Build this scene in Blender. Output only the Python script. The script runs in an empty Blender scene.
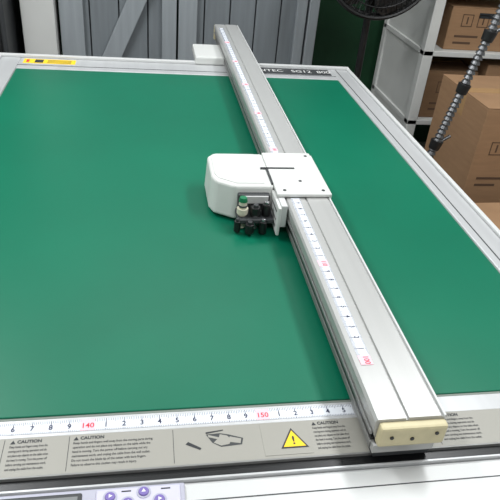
import bpy, bmesh, math, random
from mathutils import Matrix, Vector
random.seed(4)
S = bpy.context.scene
Z0 = 0.85   # height of the working surface

def lin(c):
    return tuple(((x/255)/12.92 if x/255 <= 0.04045 else ((x/255+0.055)/1.055)**2.4) for x in c)+(1,)

def mat(name, col, rough=0.5, metal=0.0, noise=0.0, nscale=20, stretch=(1,1,1), bump=0.0, spec=.5):
    m = bpy.data.materials.new(name); m.use_nodes = True
    nt = m.node_tree; b = nt.nodes['Principled BSDF']
    c = lin(col)
    b.inputs['Base Color'].default_value = c
    b.inputs['Roughness'].default_value = rough
    b.inputs['Metallic'].default_value = metal
    b.inputs['Specular IOR Level'].default_value = spec
    if noise or bump:
        tc = nt.nodes.new('ShaderNodeTexCoord'); mp = nt.nodes.new('ShaderNodeMapping')
        mp.inputs['Scale'].default_value = stretch
        n = nt.nodes.new('ShaderNodeTexNoise'); n.inputs['Scale'].default_value = nscale
        n.inputs['Detail'].default_value = 5
        nt.links.new(tc.outputs['Object'], mp.inputs[0]); nt.links.new(mp.outputs[0], n.inputs['Vector'])
        if noise:
            r = nt.nodes.new('ShaderNodeValToRGB')
            r.color_ramp.elements[0].position = 0.3; r.color_ramp.elements[1].position = 0.7
            r.color_ramp.elements[0].color = tuple(x*(1-noise) for x in c[:3])+(1,)
            r.color_ramp.elements[1].color = tuple(min(1, x*(1+noise)) for x in c[:3])+(1,)
            nt.links.new(n.outputs[0], r.inputs[0]); nt.links.new(r.outputs[0], b.inputs['Base Color'])
        if bump:
            bp = nt.nodes.new('ShaderNodeBump'); bp.inputs['Strength'].default_value = bump
            bp.inputs['Distance'].default_value = 0.002
            nt.links.new(n.outputs[0], bp.inputs['Height']); nt.links.new(bp.outputs[0], b.inputs['Normal'])
    return m

M = dict(
 green = mat('mat_green', (0,100,74), .42, 0, .07, 3, bump=.02, spec=.30),
 matedge = mat('mat_edge', (120,128,120), .6),
 alu = mat('brushed_aluminium', (190,191,192), .38, .3, .05, 30, (1,.05,1)),
 alub = mat('beam_aluminium', (180,180,178), .36, .3, .04, 30, (1,.03,1)),
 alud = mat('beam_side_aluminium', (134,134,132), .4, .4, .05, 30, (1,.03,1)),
 frame = mat('frame_paint', (200,201,200), .45, .1),
 white = mat('carriage_paint', (206,207,204), .4),
 cream = mat('cream_plastic', (196,186,150), .5, 0, .08, 40),
 black = mat('black_plastic', (18,18,19), .4),
 blackm = mat('black_slot', (10,11,13), .35),
 dark = mat('dark_grey_plastic', (52,54,56), .5),
 steel = mat('steel', (170,170,172), .25, .9),
 chrome = mat('aged_chrome', (105,106,108), .35, .85),
 label = mat('warning_strip_grey', (150,148,140), .5, 0),
 labelw = mat('label_white', (222,222,220), .5),
 tape = mat('tape_white', (218,222,228), .45),
 ink = mat('ink_dark', (38,40,44), .6),
 inkb = mat('ink_blue', (30,34,70), .6),
 red = mat('ink_red', (205,30,60), .6),
 pink = mat('tape_pink', (240,190,200), .5),
 yellow = mat('warning_yellow', (240,200,20), .5),
 purple = mat('button_purple', (118,102,168), .4),
 lcd = mat('lcd_grey', (128,130,130), .2),
 keypad = mat('keypad_grey', (172,172,186), .45),
 lilac = mat('keypad_lilac', (196,194,210), .45),
 penwhite = mat('pen_ivory', (205,200,180), .4),
 pengreen = mat('pen_green', (10,110,70), .35),
 board = mat('grey_painted_wood', (112,118,122), .6, 0, .10, 6, (8,8,.6), .2),
 boardf = mat('grey_painted_frame', (140,146,150), .6, 0, .08, 6, (8,8,.6), .2),
 gap = mat('board_gap', (38,41,44), .8),
 wallg = mat('green_wall_paint', (14,62,34), .7, 0, .12, 5),
 wallw = mat('white_wall_paint', (196,196,194), .8, 0, .03, 4),
 ceil = mat('ceiling_paint', (215,215,214), .9, 0, .02, 4),
 floor = mat('grey_concrete', (120,118,114), .7, 0, .15, 6),
 shelf = mat('shelf_white', (200,201,198), .5, 0, .03, 8),
 card = mat('cardboard', (150,117,86), .8, 0, .07, 12, (1,1,6), .1),
 cardd = mat('cardboard_dark', (116,88,62), .8, 0, .08, 12, (1,1,6), .1),
 cardp = mat('cardboard_print', (84,62,46), .8),
 ptape = mat('packing_tape', (170,136,96), .25),
)

def empty(name, loc=(0,0,0)):
    e = bpy.data.objects.new(name, None); e.location = loc; e.empty_display_size = .05
    S.collection.objects.link(e); return e

def add(bm, name, m, parent=None, bevel=0, smooth=False, seg=2):
    me = bpy.data.meshes.new(name); bm.normal_update(); bm.to_mesh(me); bm.free()
    o = bpy.data.objects.new(name, me); S.collection.objects.link(o)
    me.materials.append(M[m] if isinstance(m, str) else m)
    if parent:
        o.parent = parent
        o.matrix_parent_inverse = Matrix.Translation(-Vector(parent.location))
    if bevel:
        b = o.modifiers.new('bevel', 'BEVEL'); b.width = bevel; b.segments = seg; b.limit_method = 'ANGLE'
        b.angle_limit = math.radians(25)
    if smooth:
        for p in me.polygons: p.use_smooth = True
    return o

def addbox(bm, x0,x1,y0,y1,z0,z1, mtx=None):
    r = bmesh.ops.create_cube(bm, size=1)
    T = Matrix.Translation(((x0+x1)/2,(y0+y1)/2,(z0+z1)/2)) @ Matrix.Diagonal((x1-x0,y1-y0,z1-z0,1))
    bmesh.ops.transform(bm, matrix=T, verts=r['verts'])
    if mtx is not None: bmesh.ops.transform(bm, matrix=mtx, verts=r['verts'])

def box(name, x0,x1,y0,y1,z0,z1, m, parent=None, bevel=0, mtx=None):
    bm = bmesh.new(); addbox(bm, x0,x1,y0,y1,z0,z1, mtx)
    return add(bm, name, m, parent, bevel)

def cylbm(bm, p0, p1, r0, r1=None, seg=24):
    p0 = Vector(p0); p1 = Vector(p1); d = p1-p0
    r = bmesh.ops.create_cone(bm, cap_ends=True, segments=seg, radius1=r0, radius2=(r0 if r1 is None else r1), depth=d.length)
    q = d.to_track_quat('Z','Y').to_matrix().to_4x4()
    bmesh.ops.transform(bm, matrix=Matrix.Translation((p0+p1)/2) @ q, verts=r['verts'])

def cyl(name, p0, p1, r, m, parent=None, r1=None, seg=24, bevel=0):
    bm = bmesh.new(); cylbm(bm, p0, p1, r, r1, seg)
    return add(bm, name, m, parent, bevel)

def prism_xy(name, pts, z0, z1, m, parent=None, bevel=0, taper=None, seg=2):
    bm = bmesh.new()
    a = [bm.verts.new((x,y,z0)) for x,y in pts]
    tp = taper or pts
    b = [bm.verts.new((x,y,z1)) for x,y in tp]
    bm.faces.new(a[::-1]); bm.faces.new(b)
    for i in range(len(pts)):
        j = (i+1) % len(pts); bm.faces.new((a[i],a[j],b[j],b[i]))
    bmesh.ops.recalc_face_normals(bm, faces=bm.faces)
    return add(bm, name, m, parent, bevel, seg=seg)

def prism_xz(name, pts, y0, y1, m, parent=None, bevel=0):
    bm = bmesh.new()
    a = [bm.verts.new((x,y0,z)) for x,z in pts]; b = [bm.verts.new((x,y1,z)) for x,z in pts]
    bm.faces.new(a); bm.faces.new(b[::-1])
    for i in range(len(pts)):
        j = (i+1) % len(pts); bm.faces.new((a[j],a[i],b[i],b[j]))
    bmesh.ops.recalc_face_normals(bm, faces=bm.faces)
    return add(bm, name, m, parent, bevel)

def text(name, s, x, y, z, size, m, parent=None, rot=(0,0,0), align='LEFT', sx=1, bold=0):
    c = bpy.data.curves.new(name, 'FONT'); c.body = s; c.size = size; c.align_x = align; c.align_y = 'CENTER'
    c.resolution_u = 3; c.offset = bold
    o = bpy.data.objects.new(name, c); S.collection.objects.link(o)
    c.materials.append(M[m]); o.location = (x,y,z); o.rotation_euler = rot; o.scale = (sx,1,1)
    if parent:
        o.parent = parent; o.matrix_parent_inverse = Matrix.Translation(-Vector(parent.location))
    return o

# ------------------------------------------------------------------ room
XL,XR,YB,YF,H = -1.6,2.3,3.35,-1.5,2.6
box('floor', XL-.1,XR+.1,YF-.1,YB+.1,-.1,0,'floor')
box('ceiling', XL-.1,XR+.1,YF-.1,YB+.1,H,H+.1,'ceil')
box('wall_back', XL,XR,YB,YB+.1,0,H,'wallg')
box('wall_left', XL-.1,XL,YF,YB,0,H,'wallw')
box('wall_right', XR,XR+.1,YF,YB,0,H,'wallw')
box('wall_front', XL,XR,YF-.1,YF,0,H,'wallw')
box('baseboard_back', XL,XR,YB-.015,YB,0,.09,'dark')

# ------------------------------------------------------------------ plotter
P = empty('flatbed_cutting_plotter', (.15,1.4,0))
MX0,MX1,MY0,MY1 = -.455,.745,.618,2.24
OX0,OX1,OY0,OY1 = -.535,.825,.40,2.385
box('bed_core', OX0+.02,OX1-.02,OY0+.03,OY1-.02,Z0-.10,Z0-.008,'frame',P,.004)
box('rail_right', MX1,OX1,OY0,OY1,Z0-.09,Z0+.006,'alu',P,.003)
box('rail_right_lip', OX1-.012,OX1,OY0,OY1,Z0+.006,Z0+.014,'frame',P,.002)
box('rail_right_seam', MX1+.020,MX1+.023,.53,OY1-.01,Z0+.0055,Z0+.0066,'dark',P)
box('rail_left', OX0,MX0,OY0,OY1,Z0-.09,Z0+.006,'alu',P,.003)
box('rail_left_lip', OX0,OX0+.012,OY0,OY1,Z0+.006,Z0+.014,'frame',P,.002)
box('rail_back', MX0,MX1,MY1,OY1,Z0-.09,Z0+.006,'alu',P,.003)
box('rail_back_lip', OX0,OX1,OY1-.02,OY1,Z0+.006,Z0+.016,'frame',P,.002)
box('rail_back_seam', MX0,MX1,MY1+.035,MY1+.039,Z0+.0055,Z0+.0066,'dark',P)
box('name_panel', .41,.73,MY1+.045,OY1-.030,Z0+.004,Z0+.008,'dark',P,.001)
text('name_lettering','NTEC   SG12  800',.44,MY1+.078,Z0+.0085,.040,'labelw',P,sx=.95)
# front border
box('front_ledge', MX0,MX1,.586,MY0,Z0-.04,Z0+.002,'alu',P,.001)
box('warning_strip', MX0,MX1,.522,.586,Z0-.04,Z0+.003,'label',P,.001)
box('front_slot', OX0+.01,OX1-.01,.502,.522,Z0-.04,Z0-.001,'blackm',P)
box('front_slot_lip', OX0+.01,OX1-.01,.4985,.502,Z0-.04,Z0+.004,'alu',P,.0008)
box('front_slot_lip_rear', MX0,MX1,.519,.522,Z0-.04,Z0+.0045,'alud',P,.0008)
box('front_apron', OX0,OX1,.36,.4985,Z0-.09,Z0+.000,'frame',P,.006)
box('front_apron_seam', OX0+.01,OX1-.01,.468,.4695,Z0-.001,Z0+.0006,'dark',P)
# control console
box('console_plate', -.32,.045,.38,.494,Z0-.001,Z0+.006,'keypad',P,.002)
box('lcd_bezel', -.30,-.085,.40,.488,Z0+.005,Z0+.009,'dark',P,.002)
box('lcd_screen', -.295,-.090,.408,.482,Z0+.0085,Z0+.010,'lcd',P)
box('keypad_panel', -.068,.039,.385,.490,Z0+.005,Z0+.0085,'lilac',P,.002)
for i,(bx,by,r) in enumerate([(-.050,.478,.0070),(-.008,.482,.0072),(.012,.469,.0072),(-.028,.468,.0072),(-.008,.455,.0072),(-.052,.436,.0075),(.025,.436,.0075),(-.01,.405,.0075)]):
    cyl('button_ring_%d'%i,(bx,by,Z0+.008),(bx,by,Z0+.0095),r+.002,'keypad',P)
    cyl('button_%d'%i,(bx,by,Z0+.009),(bx,by,Z0+.0115),r,'purple',P,r1=r*.85,bevel=.001)
    a = (0, math.pi/2, 0, math.pi, -math.pi/2, 0,0,0)[i]
    bm = bmesh.new(); bm.faces.new([bm.verts.new((bx+r*.45*math.cos(a+t),by+r*.45*math.sin(a+t),Z0+.0117)) for t in (0,2.1,4.2)])
    add(bm,'button_arrow_%d'%i,'labelw',P)
for i,(bx,by) in enumerate([(-.03,.485),(.020,.485),(-.052,.463)]):
    box('key_text_%d'%i,bx-.006,bx+.006,by-.0009,by+.0009,Z0+.0085,Z0+.0088,'ink',P)
# stand
for i,(lx,ly) in enumerate([(-.46,.50),(.70,.50),(-.46,2.25),(.70,2.25)]):
    box('leg_%d'%(i+1), lx-.0,lx+.06,ly,ly+.06,.05,Z0-.10,'frame',P,.004)
    cyl('foot_%d'%(i+1),(lx+.03,ly+.03,0),(lx+.03,ly+.03,.05),.03,'black',P)
box('stand_rail_left',-.445,-.415,.56,2.25,.25,.30,'frame',P)
box('stand_rail_right',.715,.745,.56,2.25,.25,.30,'frame',P)
box('stand_rail_back',-.40,.70,2.27,2.30,.25,.30,'frame',P)

# warning strip print
WZ = Z0+.0034
def flat(name, pts, z, m):
    bm = bmesh.new(); bm.faces.new([bm.verts.new((x,y,z)) for x,y in pts]); return add(bm,name,m,P)
cau = ["Keep hands and fingers away from the","moving parts during operation and do","not place any objects on the table when","the head is moving. Turn the power off","before carrying out maintenance work,","and unplug the cable from the outlet."]
cauw = ["Keep hands and fingers well away from the moving parts during","operation and do not place any objects on the table while the","head is moving. Turn the power off before carrying out any","maintenance work, and unplug the cable from the wall outlet.","Do not touch the blade tip of the cutter with bare fingers.","Failure to observe this caution may result in injury."]
def block(x, w, lines=cau):
    flat('print_heading_icon',[(x+.002,.5755),(x+.009,.5755),(x+.0055,.5815)],WZ,'ink')
    text('print_heading','CAUTION',x+.011,.5785,WZ,.0072,'ink',P,bold=.00025)
    for k,s in enumerate(lines):
        text('print_line',s,x+.002,.5705-.0072*k,WZ,.0054,'ink',P,sx=w,bold=.00006)
block(-.40,.80); block(-.298,.75); block(-.190,.60)
block(-.106,.78,cauw)
block(.236,.60)
block(.43,.75); block(.56,1.0)
for x0 in (-.404,-.302,-.196,-.110,.033,.425,.73):
    box('print_divider',x0,x0+.0006,.526,.583,WZ-.0004,WZ,'ink',P)
bx = .050
flat('pictogram_blade',[(bx,.556),(bx+.02,.545),(bx+.022,.548),(bx+.004,.560)],WZ,'ink')
flat('pictogram_arm',[(bx+.03,.572),(bx+.055,.576),(bx+.056,.578),(bx+.03,.575)],WZ,'ink')
flat('pictogram_hand_outline',[(bx+.038,.556),(bx+.05,.548),(bx+.080,.550),(bx+.083,.561),(bx+.062,.569),(bx+.05,.572),(bx+.030,.571)],WZ-.0001,'dark')
flat('pictogram_hand',[(bx+.04,.556),(bx+.05,.550),(bx+.062,.552),(bx+.066,.560),(bx+.06,.567),(bx+.05,.570),(bx+.048,.564)],WZ,'label')
flat('pictogram_wrist',[(bx+.06,.556),(bx+.078,.552),(bx+.080,.560),(bx+.064,.565)],WZ+.00005,'label')
flat('pictogram_finger',[(bx+.033,.566),(bx+.05,.560),(bx+.05,.564),(bx+.033,.570)],WZ+.00005,'label')
W = empty('warning_label', (.195,.556,Z0+.003))
box('label_base', .16,.230,.527,.5835,Z0+.003,Z0+.0036,'label',W)
def tri(name,cx,cy,r,z,m):
    bm = bmesh.new(); bm.faces.new([bm.verts.new((cx+r*math.cos(a),cy+r*math.sin(a),z)) for a in (math.pi/2, math.pi*7/6, math.pi*11/6)])
    return add(bm,name,m,W)
tri('triangle_border',.205,.549,.0235,Z0+.0040,'ink'); tri('triangle_fill',.205,.549,.0190,Z0+.0043,'yellow')
text('triangle_symbol','!',.205,.5495,Z0+.0046,.020,'ink',W,align='CENTER',bold=.0004)
# yellow label on the back rail
L = empty('warning_label', (-.36,2.345,Z0+.006))
box('label_base',-.44,-.255,2.300,2.352,Z0+.006,Z0+.0066,'yellow',L)
box('label_text_1',-.40,-.37,2.307,2.345,Z0+.0066,Z0+.0069,'ink',L)
for k in range(3): box('label_text_line',-.355,-.27,2.308+.014*k,2.313+.014*k,Z0+.0066,Z0+.0069,'ink',L)
box('label_text_2',-.43,-.42,2.31,2.342,Z0+.0066,Z0+.0069,'red',L)

# cutting mat
C = empty('cutting_mat', ((MX0+MX1)/2,(MY0+MY1)/2,Z0))
box('mat_sheet', MX0+.003,MX1-.003,MY0+.004,MY1-.003,Z0-.008,Z0+.0045,'green',C,.0015)
box('mat_backing', MX0,MX1,MY0,MY1,Z0-.008,Z0+.002,'matedge',C,.001)

# ------------------------------------------------------------------ gantry beam
BT = Z0+.085
prof = [(.308,.016),(.308,.030),(.313,.032),(.313,.046),(.306,.048),(.302,.060),(.300,.080),(.303,.085),(.343,.085),(.344,.082),(.3465,.082),(.3475,.086),
        (.394,.086),(.399,.082),(.400,.060),(.398,.016)]
BY0,BY1 = .510,2.70
prism_xz('gantry_beam',[(x,z+Z0) for x,z in prof],BY0,BY1,'alub',P)
box('beam_side_rail',.3055,.3135,BY0+.01,BY1-.01,Z0+.0325,Z0+.039,'blackm',P)
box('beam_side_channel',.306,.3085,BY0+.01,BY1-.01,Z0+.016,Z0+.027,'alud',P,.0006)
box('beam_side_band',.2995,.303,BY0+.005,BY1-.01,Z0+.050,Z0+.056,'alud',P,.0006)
box('beam_edge_trim',.3985,.402,BY0,BY1,Z0+.070,Z0+.0865,'frame',P,.001)
box('end_cap', .305,.4015,.496,.511,Z0+.044,Z0+.081,'cream',P,.004)
box('end_cap_under', .311,.397,.512,.55,Z0+.003,Z0+.044,'dark',P,.003)
for i,(hx,hz) in enumerate([(.322,.064),(.352,.060),(.386,.068)]):
    cyl('end_cap_screw_%d'%i,(hx,.4945,Z0+hz),(hx,.4965,Z0+hz),.0028,'black',P)
box('end_foot', .195,.40,2.36,2.55,Z0+.006,Z0+.038,'white',P,.006)
box('end_foot_slider', .215,.42,2.386,2.54,Z0-.04,Z0+.008,'frame',P,.003)
box('end_cap_far', .300,.401,2.70,2.715,Z0+.02,Z0+.08,'cream',P,.003)

# carriage
box('carriage_bridge', .281,.402,1.128,1.345,Z0+.087,Z0+.096,'white',P,.003)
box('carriage_bridge_flange', .4015,.407,1.135,1.34,Z0+.045,Z0+.092,'white',P,.002)
foot = [(.141,1.325),(.141,1.215),(.150,1.190),(.193,1.163),(.284,1.163),(.284,1.345),(.158,1.345)]
top  = [(.145,1.322),(.145,1.220),(.153,1.197),(.194,1.170),(.282,1.170),(.282,1.342),(.160,1.342)]
prism_xy('carriage_housing', foot, Z0+.012, Z0+.094, 'white', P, .007, top, seg=3)
prism_xy('carriage_housing_lid', [(.153,1.314),(.153,1.226),(.160,1.206),(.198,1.180),(.262,1.180),(.262,1.334),(.166,1.334)], Z0+.092, Z0+.0965, 'white', P, .003)
box('carriage_slot', .264,.345,1.252,1.258,Z0+.0935,Z0+.0975,'dark',P)
box('carriage_slot_long', .276,.2795,1.175,1.256,Z0+.0935,Z0+.0975,'dark',P)
for i,(sx_,sy_) in enumerate([(.300,1.145),(.388,1.145),(.388,1.325),(.345,1.19)]):
    cyl('bridge_screw_%d'%i,(sx_,sy_,Z0+.0955),(sx_,sy_,Z0+.0972),.0038,'dark',P)
prism_xy('carriage_base', [(.150,1.29),(.150,1.225),(.160,1.20),(.195,1.175),(.280,1.175),(.280,1.32),(.168,1.32)], Z0+.0055, Z0+.016, 'dark', P, .002)
# tool bay
box('tool_bay', .200,.272,1.156,1.175,Z0+.014,Z0+.078,'dark',P,.003)
box('tool_bay_plate', .207,.268,1.153,1.157,Z0+.058,Z0+.076,'frame',P,.001)
box('tool_holder_bracket', .196,.276,1.112,1.166,Z0+.030,Z0+.040,'dark',P,.002)
box('tool_holder_block', .226,.250,1.125,1.158,Z0+.036,Z0+.056,'black',P,.003)
cyl('pen_barrel',(.208,1.135,Z0+.010),(.208,1.135,Z0+.074),.0090,'penwhite',P,bevel=.001)
cyl('pen_collar',(.208,1.135,Z0+.044),(.208,1.135,Z0+.058),.0125,'penwhite',P,bevel=.001)
cyl('pen_collar_ring',(.208,1.135,Z0+.062),(.208,1.135,Z0+.066),.0105,'dark',P,bevel=.001)
cyl('pen_cap',(.208,1.135,Z0+.074),(.208,1.135,Z0+.084),.0100,'pengreen',P,r1=.0080,bevel=.001)
for nm,kx,ky,z0,z1,r in [('knob_a',.236,1.128,.046,.064,.0105),('knob_b',.261,1.134,.04,.068,.0095),('knob_c',.222,1.106,.012,.034,.010),('knob_d',.196,1.116,.010,.036,.0075),('knob_e',.252,1.110,.008,.038,.0085)]:
    cyl(nm,(kx,ky,Z0+z0),(kx,ky,Z0+z1),r,'black',P,bevel=.0015)
    cyl(nm+'_top',(kx,ky,Z0+z1),(kx,ky,Z0+z1+.006),r*.55,'steel' if nm in('knob_b','knob_e') else 'dark',P,bevel=.001)
cyl('cutter_tip',(.236,1.128,Z0+.010),(.236,1.128,Z0+.046),.006,'steel',P)
box('side_plate', .277,.284,1.085,1.17,Z0+.016,Z0+.084,'white',P,.002)
for k,(a,c) in enumerate([(.066,.070),(.046,.050),(.030,.034)]):
    box('side_plate_slot_%d'%k,.2765,.2772,1.10,1.15,Z0+a,Z0+c,'dark',P)
box('carriage_roller_block', .284,.298,1.09,1.34,Z0+.034,Z0+.087,'frame',P,.002)

# ------------------------------------------------------------------ rulers
U = .02547
def ruler(start, n0, n1, fixed_lo, fixed_hi, z, along, skip=None, label='ruler_tape', base=80):
    lo = start + n0*U; hi = start + n1*U
    mid=(fixed_lo+fixed_hi)/2
    R = empty(label, ((lo+hi)/2,mid,z) if along=='x' else (mid,(lo+hi)/2,z))
    segs = [(lo,hi)] if not skip else [(lo,skip[0]),(skip[1],hi)]
    for a,b in segs:
        if along=='x': box('tape_band',a,b,fixed_lo,fixed_hi,z,z+.0006,'tape',R)
        else: box('tape_band',fixed_lo,fixed_hi,a,b,z,z+.0006,'tape',R)
    bt = bmesh.new(); zt = z+.0006
    w = fixed_hi-fixed_lo
    for i in range(n0*10, int(n1*10)):
        p = start + i*U/10
        if skip and skip[0]-.004 < p < skip[1]+.004: continue
        L_ = .42 if i%10==0 else (.32 if i%5==0 else .22)
        t = .00050 if i%10==0 else .00030
        if along=='x':
            addbox(bt,p-t,p+t,fixed_hi-w*L_,fixed_hi,zt,zt+.0002)
            addbox(bt,p-t,p+t,fixed_lo,fixed_lo+w*.12,zt,zt+.0002)
        else:
            addbox(bt,fixed_lo,fixed_lo+w*L_,p-t,p+t,zt,zt+.0002)
            addbox(bt,fixed_hi-w*.12,fixed_hi,p-t,p+t,zt,zt+.0002)
    add(bt,'tick_marks','inkb',R)
    def rw(s,p,m,sz,off):
        if along=='x': text('numeral',s,p,fixed_lo+w*off,zt+.0004,w*sz,m,R,align='CENTER',bold=.0002)
        else: text('numeral',s,fixed_lo+w*(1-off),p,zt+.0004,w*sz,m,R,rot=(0,0,-math.pi/2),align='CENTER',bold=.0002)
    for k in range(n0, int(n1)+1):
        p = start + k*U
        if p>hi-.006: break
        if skip and skip[0]-.015 < p < skip[1]+.015: continue
        ten = (k%10==0)
        if ten:
            if along=='x': box('decade_patch',p-.010,p+.010,fixed_lo+.0005,fixed_hi-.0005,zt,zt+.0003,'pink',R)
            else: box('decade_patch',fixed_lo+.0005,fixed_hi-.0005,p-.010,p+.010,zt,zt+.0003,'pink',R)
            rw(str(base+k),p,'red',.60,.42)
        else:
            rw(str(k%10),p,'inkb',.58,.42)
    return R
ruler(-.0867, -14, 15.6, .592,.6125, Z0+.002,'x',base=140)
ruler(.6227, 0, 79, .311,.331, BT,'y', skip=(1.128,1.346), base=100)

# ------------------------------------------------------------------ grey plank doors
def plank_door(name, x0, x1, y, z0, z1, brace=True, n=4, st=.07):
    D = empty(name, ((x0+x1)/2,y,0))
    box('backing',x0,x1,y+.012,y+.03,z0,z1,'gap',D)
    w=(x1-x0)/n
    for i in range(n):
        box('plank_%d'%(i+1),x0+i*w+.003,x0+(i+1)*w-.003,y-.004,y+.014,z0,z1,'board',D,.003)
    for nm,a,b in (('stile_1',x0,x0+st+.04),('stile_2',x1-st,x1)):
        box(nm,a,b,y-.032,y-.003,z0,z1,'boardf',D,.003)
    for i,(a,b) in enumerate(((z0,z0+.1),(1.15,1.25),(z1-.1,z1))):
        box('rail_%d'%(i+1),x0+st+.04,x1-st,y-.028,y-.003,a,b,'boardf',D,.003)
    if brace:
        p0=Vector((-.285,0,.40)); p1=Vector((.05,0,1.12))
        ang=math.atan2(p1.z-p0.z,p1.x-p0.x); L_=(p1-p0).length
        T=Matrix.Translation((p0.x,y-.020,p0.z))@Matrix.Rotation(-ang,4,'Y')
        box('brace',0,L_,-.018,.016,-.042,.042,'boardf',D,.003,mtx=T)
    return D
plank_door('door_1',-.395,.155,3.1,.02,2.05)
plank_door('door_2',.165,.80,3.1,.02,2.05,brace=False,n=5,st=.05)
box('trim_1',-.56,-.41,3.02,3.14,0,2.1,'shelf',None,.004)
box('trim_2',-.56,.86,3.08,3.16,2.1,2.2,'shelf',None,.004)
box('trim_3',.81,.86,3.06,3.14,0,2.06,'boardf',None,.004)
K = empty('equipment_cabinet', (-.95,3.0,0))
box('cabinet_body',-1.30,-.60,2.85,3.25,.04,1.25,'dark',K,.01)
box('cabinet_door',-1.28,-.62,2.838,2.85,.08,1.2,'black',K,.004)
box('cabinet_handle',-.66,-.645,2.815,2.838,.6,.8,'steel',K,.003)
box('cabinet_plinth',-1.28,-.62,2.87,3.23,0,.04,'black',K)

# ------------------------------------------------------------------ pedestal fan
F = empty('pedestal_fan', (1.00,2.72,0))
fc = Vector((1.00,2.66,1.255)); fr=.25
cyl('base',(1.00,2.74,0),(1.00,2.74,.035),.19,'black',F,r1=.16,seg=48,bevel=.006)
cyl('pole',(1.00,2.74,.03),(1.00,2.74,1.07),.016,'black',F)
cyl('pole_collar',(1.00,2.74,.55),(1.00,2.74,.62),.024,'black',F)
cyl('motor',(1.00,2.69,1.255),(1.00,2.84,1.255),.075,'black',F,r1=.055,bevel=.01)
box('neck',.98,1.02,2.72,2.76,1.04,1.20,'black',F,.006)
bm = bmesh.new()
def torus(bm, c, R, r, n=48, m=8):
    vs=[]
    for i in range(n):
        a=2*math.pi*i/n; row=[]
        for j in range(m):
            b=2*math.pi*j/m
            row.append(bm.verts.new((c[0]+(R+r*math.cos(b))*math.cos(a), c[1]+r*math.sin(b), c[2]+(R+r*math.cos(b))*math.sin(a))))
        vs.append(row)
    for i in range(n):
        for j in range(m):
            bm.faces.new((vs[i][j],vs[(i+1)%n][j],vs[(i+1)%n][(j+1)%m],vs[i][(j+1)%m]))
torus(bm,fc,fr,.010); torus(bm,fc+Vector((0,.03,0)),fr*.98,.014); torus(bm,fc+Vector((0,-.05,0)),.12,.003); torus(bm,fc+Vector((0,-.03,0)),.20,.003)
for i in range(60):
    a=2*math.pi*i/60; d=Vector((math.cos(a),0,math.sin(a)))
    cylbm(bm, fc+d*fr, fc+d*.17+Vector((0,-.045,0)),.0019,seg=6)
    cylbm(bm, fc+d*.17+Vector((0,-.045,0)), fc+d*.03+Vector((0,-.055,0)),.0019,seg=6)
    cylbm(bm, fc+d*fr, fc+d*.06+Vector((0,.06,0)),.0019,seg=6)
cylbm(bm, fc+Vector((0,-.065,0)), fc+Vector((0,-.05,0)),.04)
add(bm,'cage','black',F)
for k in range(5):
    a=math.pi*2/5*k+.1; bm=bmesh.new()
    pts=[]
    for (r,w,tw) in ((.04,.03,.02),(.12,.09,.025),(.19,.12,.02),(.230,.08,.01)):
        ca,sa=math.cos(a),math.sin(a)
        for s in (-1,1):
            pts.append(bm.verts.new((fc.x+ca*r-sa*w*s*.8, fc.y+tw*s, fc.z+sa*r+ca*w*s*.8)))
    for q in range(3):
        bm.faces.new((pts[2*q],pts[2*q+1],pts[2*q+3],pts[2*q+2]))
    o=add(bm,'blade_%d'%(k+1),'black',F); so=o.modifiers.new('s','SOLIDIFY'); so.thickness=.003

# ------------------------------------------------------------------ white shelving unit
Q = empty('shelving_unit', (1.7,2.9,0))
for i,(px,py) in enumerate([(1.29,2.70),(1.29,3.22),(2.18,2.70),(2.18,3.22)]):
    box('post_%d'%(i+1),px,px+.05,py,py+.045,0,1.9,'shelf',Q,.003)
box('side_panel',1.300,1.310,2.74,3.22,.05,1.88,'shelf',Q)
for i,z in enumerate((.15,.50,.84,1.12,1.5,1.86)):
    box('shelf_%d'%(i+1),1.29,2.225,2.70,3.26,z,z+.025,'shelf',Q,.003)
def carton(name,x0,x1,y0,y1,z0,z1,m='card',rot=0,printed=True):
    c = Vector(((x0+x1)/2,(y0+y1)/2,z0)); B = empty(name, c)
    T = Matrix.Translation(c)@Matrix.Rotation(rot,4,'Z')@Matrix.Translation(-c)
    def bx(n,*a,m=m,b=0): return box(n,*a,m,B,b,mtx=T)
    bx('body',x0,x1,y0,y1,z0,z1-.004,b=.004)
    xm=(x0+x1)/2; ym=(y0+y1)/2
    bx('flap_1',x0,x1,y0,ym-.0015,z1-.004,z1,b=.001); bx('flap_2',x0,x1,ym+.0015,y1,z1-.004,z1,b=.001)
    bx('tape_top',x0-.0005,x1+.0005,ym-.03,ym+.03,z1,z1+.0008,m='ptape')
    bx('tape_end',x0-.001,x0,ym-.03,ym+.03,z1-.1,z1,m='ptape')
    if printed:
        h=z1-z0
        bx('print_line_1',x0+.04,x0+.16,y0-.0008,y0,z1-h*.70,z1-h*.70+.010,m='cardp')
        bx('print_line_2',x0+.04,x0+.13,y0-.0008,y0,z1-h*.70-.03,z1-h*.70-.020,m='cardp')
        for q in range(2):
            a=x0+.06+.08*q; zz=z1-h*.45
            bx('print_mark_top',a,a+.055,y0-.0008,y0,zz+.052,zz+.056,m='cardp')
            bx('print_mark_bottom',a,a+.055,y0-.0008,y0,zz,zz+.004,m='cardp')
            bx('print_mark_left',a,a+.004,y0-.0008,y0,zz,zz+.056,m='cardp')
            bx('print_mark_right',a+.051,a+.055,y0-.0008,y0,zz,zz+.056,m='cardp')
            bx('print_arrow',a+.024,a+.031,y0-.0008,y0,zz+.012,zz+.044,m='cardp')
        bx('handle_hole',xm-.04,xm+.04,y0-.0008,y0,z1-h*.18-.012,z1-h*.18+.012,m='gap')
    return B
carton('cardboard_box',1.36,1.62,2.74,3.15,.525,.76,'cardd')
carton('cardboard_box',1.66,2.05,2.74,3.15,.525,.80,'card')
carton('cardboard_box',1.40,1.76,2.74,3.15,.865,1.06,'card')
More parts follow.
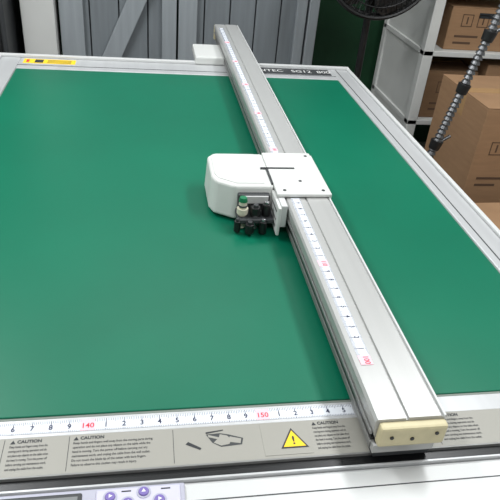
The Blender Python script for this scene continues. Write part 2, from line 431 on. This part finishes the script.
carton('cardboard_box',1.36,1.75,2.74,3.15,1.145,1.40,'cardd')
carton('cardboard_box',1.27,1.86,2.04,2.48,0,.40,'cardd')
carton('cardboard_box',1.29,1.85,2.04,2.46,.40,.83,'card')
carton('cardboard_box',1.16,1.75,1.40,1.90,0,.50,'card',.03)

# leaning ribbed wire-rack upright with clips
G = empty('wire_rack_post', (1.05,1.97,0))
bm = bmesh.new()
a=Vector((.920,1.97,.0)); b=Vector((1.256,1.97,1.54)); d=(b-a).normalized()
cylbm(bm,a,b,.011,seg=16)
n=90
for i in range(n):
    p=a.lerp(b,(i+.5)/n)
    cylbm(bm,p-d*.0052,p+d*.0052,.0175,.0140,seg=16)
add(bm,'ribbed_post','chrome',G)
cyl('post_foot',a,a+Vector((0,0,.03)),.026,'black',G)
for i,t in enumerate((.46,.60,.72,.93)):
    p=a.lerp(b,t)
    cyl('clip_%d'%(i+1),p-d*.018,p+d*.018,.020,'black',G,r1=.024,bevel=.002)
    if i in(0,2):
        cyl('clip_hook_%d'%(i+1),p,p+Vector((.05,0,.035)),.006,'chrome',G)

# ------------------------------------------------------------------ lights
def lamp(name,x,y,w,l,e):
    T = empty(name,(x,y,H-.05))
    box('housing',x-w/2-.02,x+w/2+.02,y-l/2-.02,y+l/2+.02,H-.035,H,'white',T,.004)
    ld = bpy.data.lights.new(name+'_light','AREA'); ld.shape='RECTANGLE'; ld.size=w; ld.size_y=l; ld.energy=e
    ld.color=(.965,.985,1)
    lo = bpy.data.objects.new('light_panel',ld); lo.location=(x,y,H-.04); S.collection.objects.link(lo)
    lo.parent=T; lo.matrix_parent_inverse=Matrix.Translation(-Vector(T.location))
lamp('ceiling_light',-.9,1.6,.3,1.2,36)
lamp('ceiling_light',1.1,1.2,.3,1.2,33)
lamp('ceiling_light',.1,-.4,1.2,.3,22)
lamp('ceiling_light',.2,2.55,1.2,.3,15)  # extra lamp, added to brighten the backdrop and put highlights on the gantry
w = bpy.data.worlds.new('room_world'); S.world=w; w.use_nodes=True
w.node_tree.nodes['Background'].inputs[0].default_value=(.8,.85,.9,1)
w.node_tree.nodes['Background'].inputs[1].default_value=.3

# ------------------------------------------------------------------ camera
cd = bpy.data.cameras.new('camera'); cam = bpy.data.objects.new('camera',cd); S.collection.objects.link(cam)
cd.sensor_width=36; cd.lens=43.2; cd.clip_start=.02
X=Vector((.9855,.0121,-.1691)).normalized(); Y=Vector((-.1478,.5515,-.8210)); Y=(Y-X*Y.dot(X)).normalized(); Zv=X.cross(Y)
R=Matrix((X,Y,Zv)).to_4x4()
cam.matrix_world=Matrix.Translation((0,0,Z0+.70))@R
S.camera=cam
S.view_settings.view_transform='Standard'
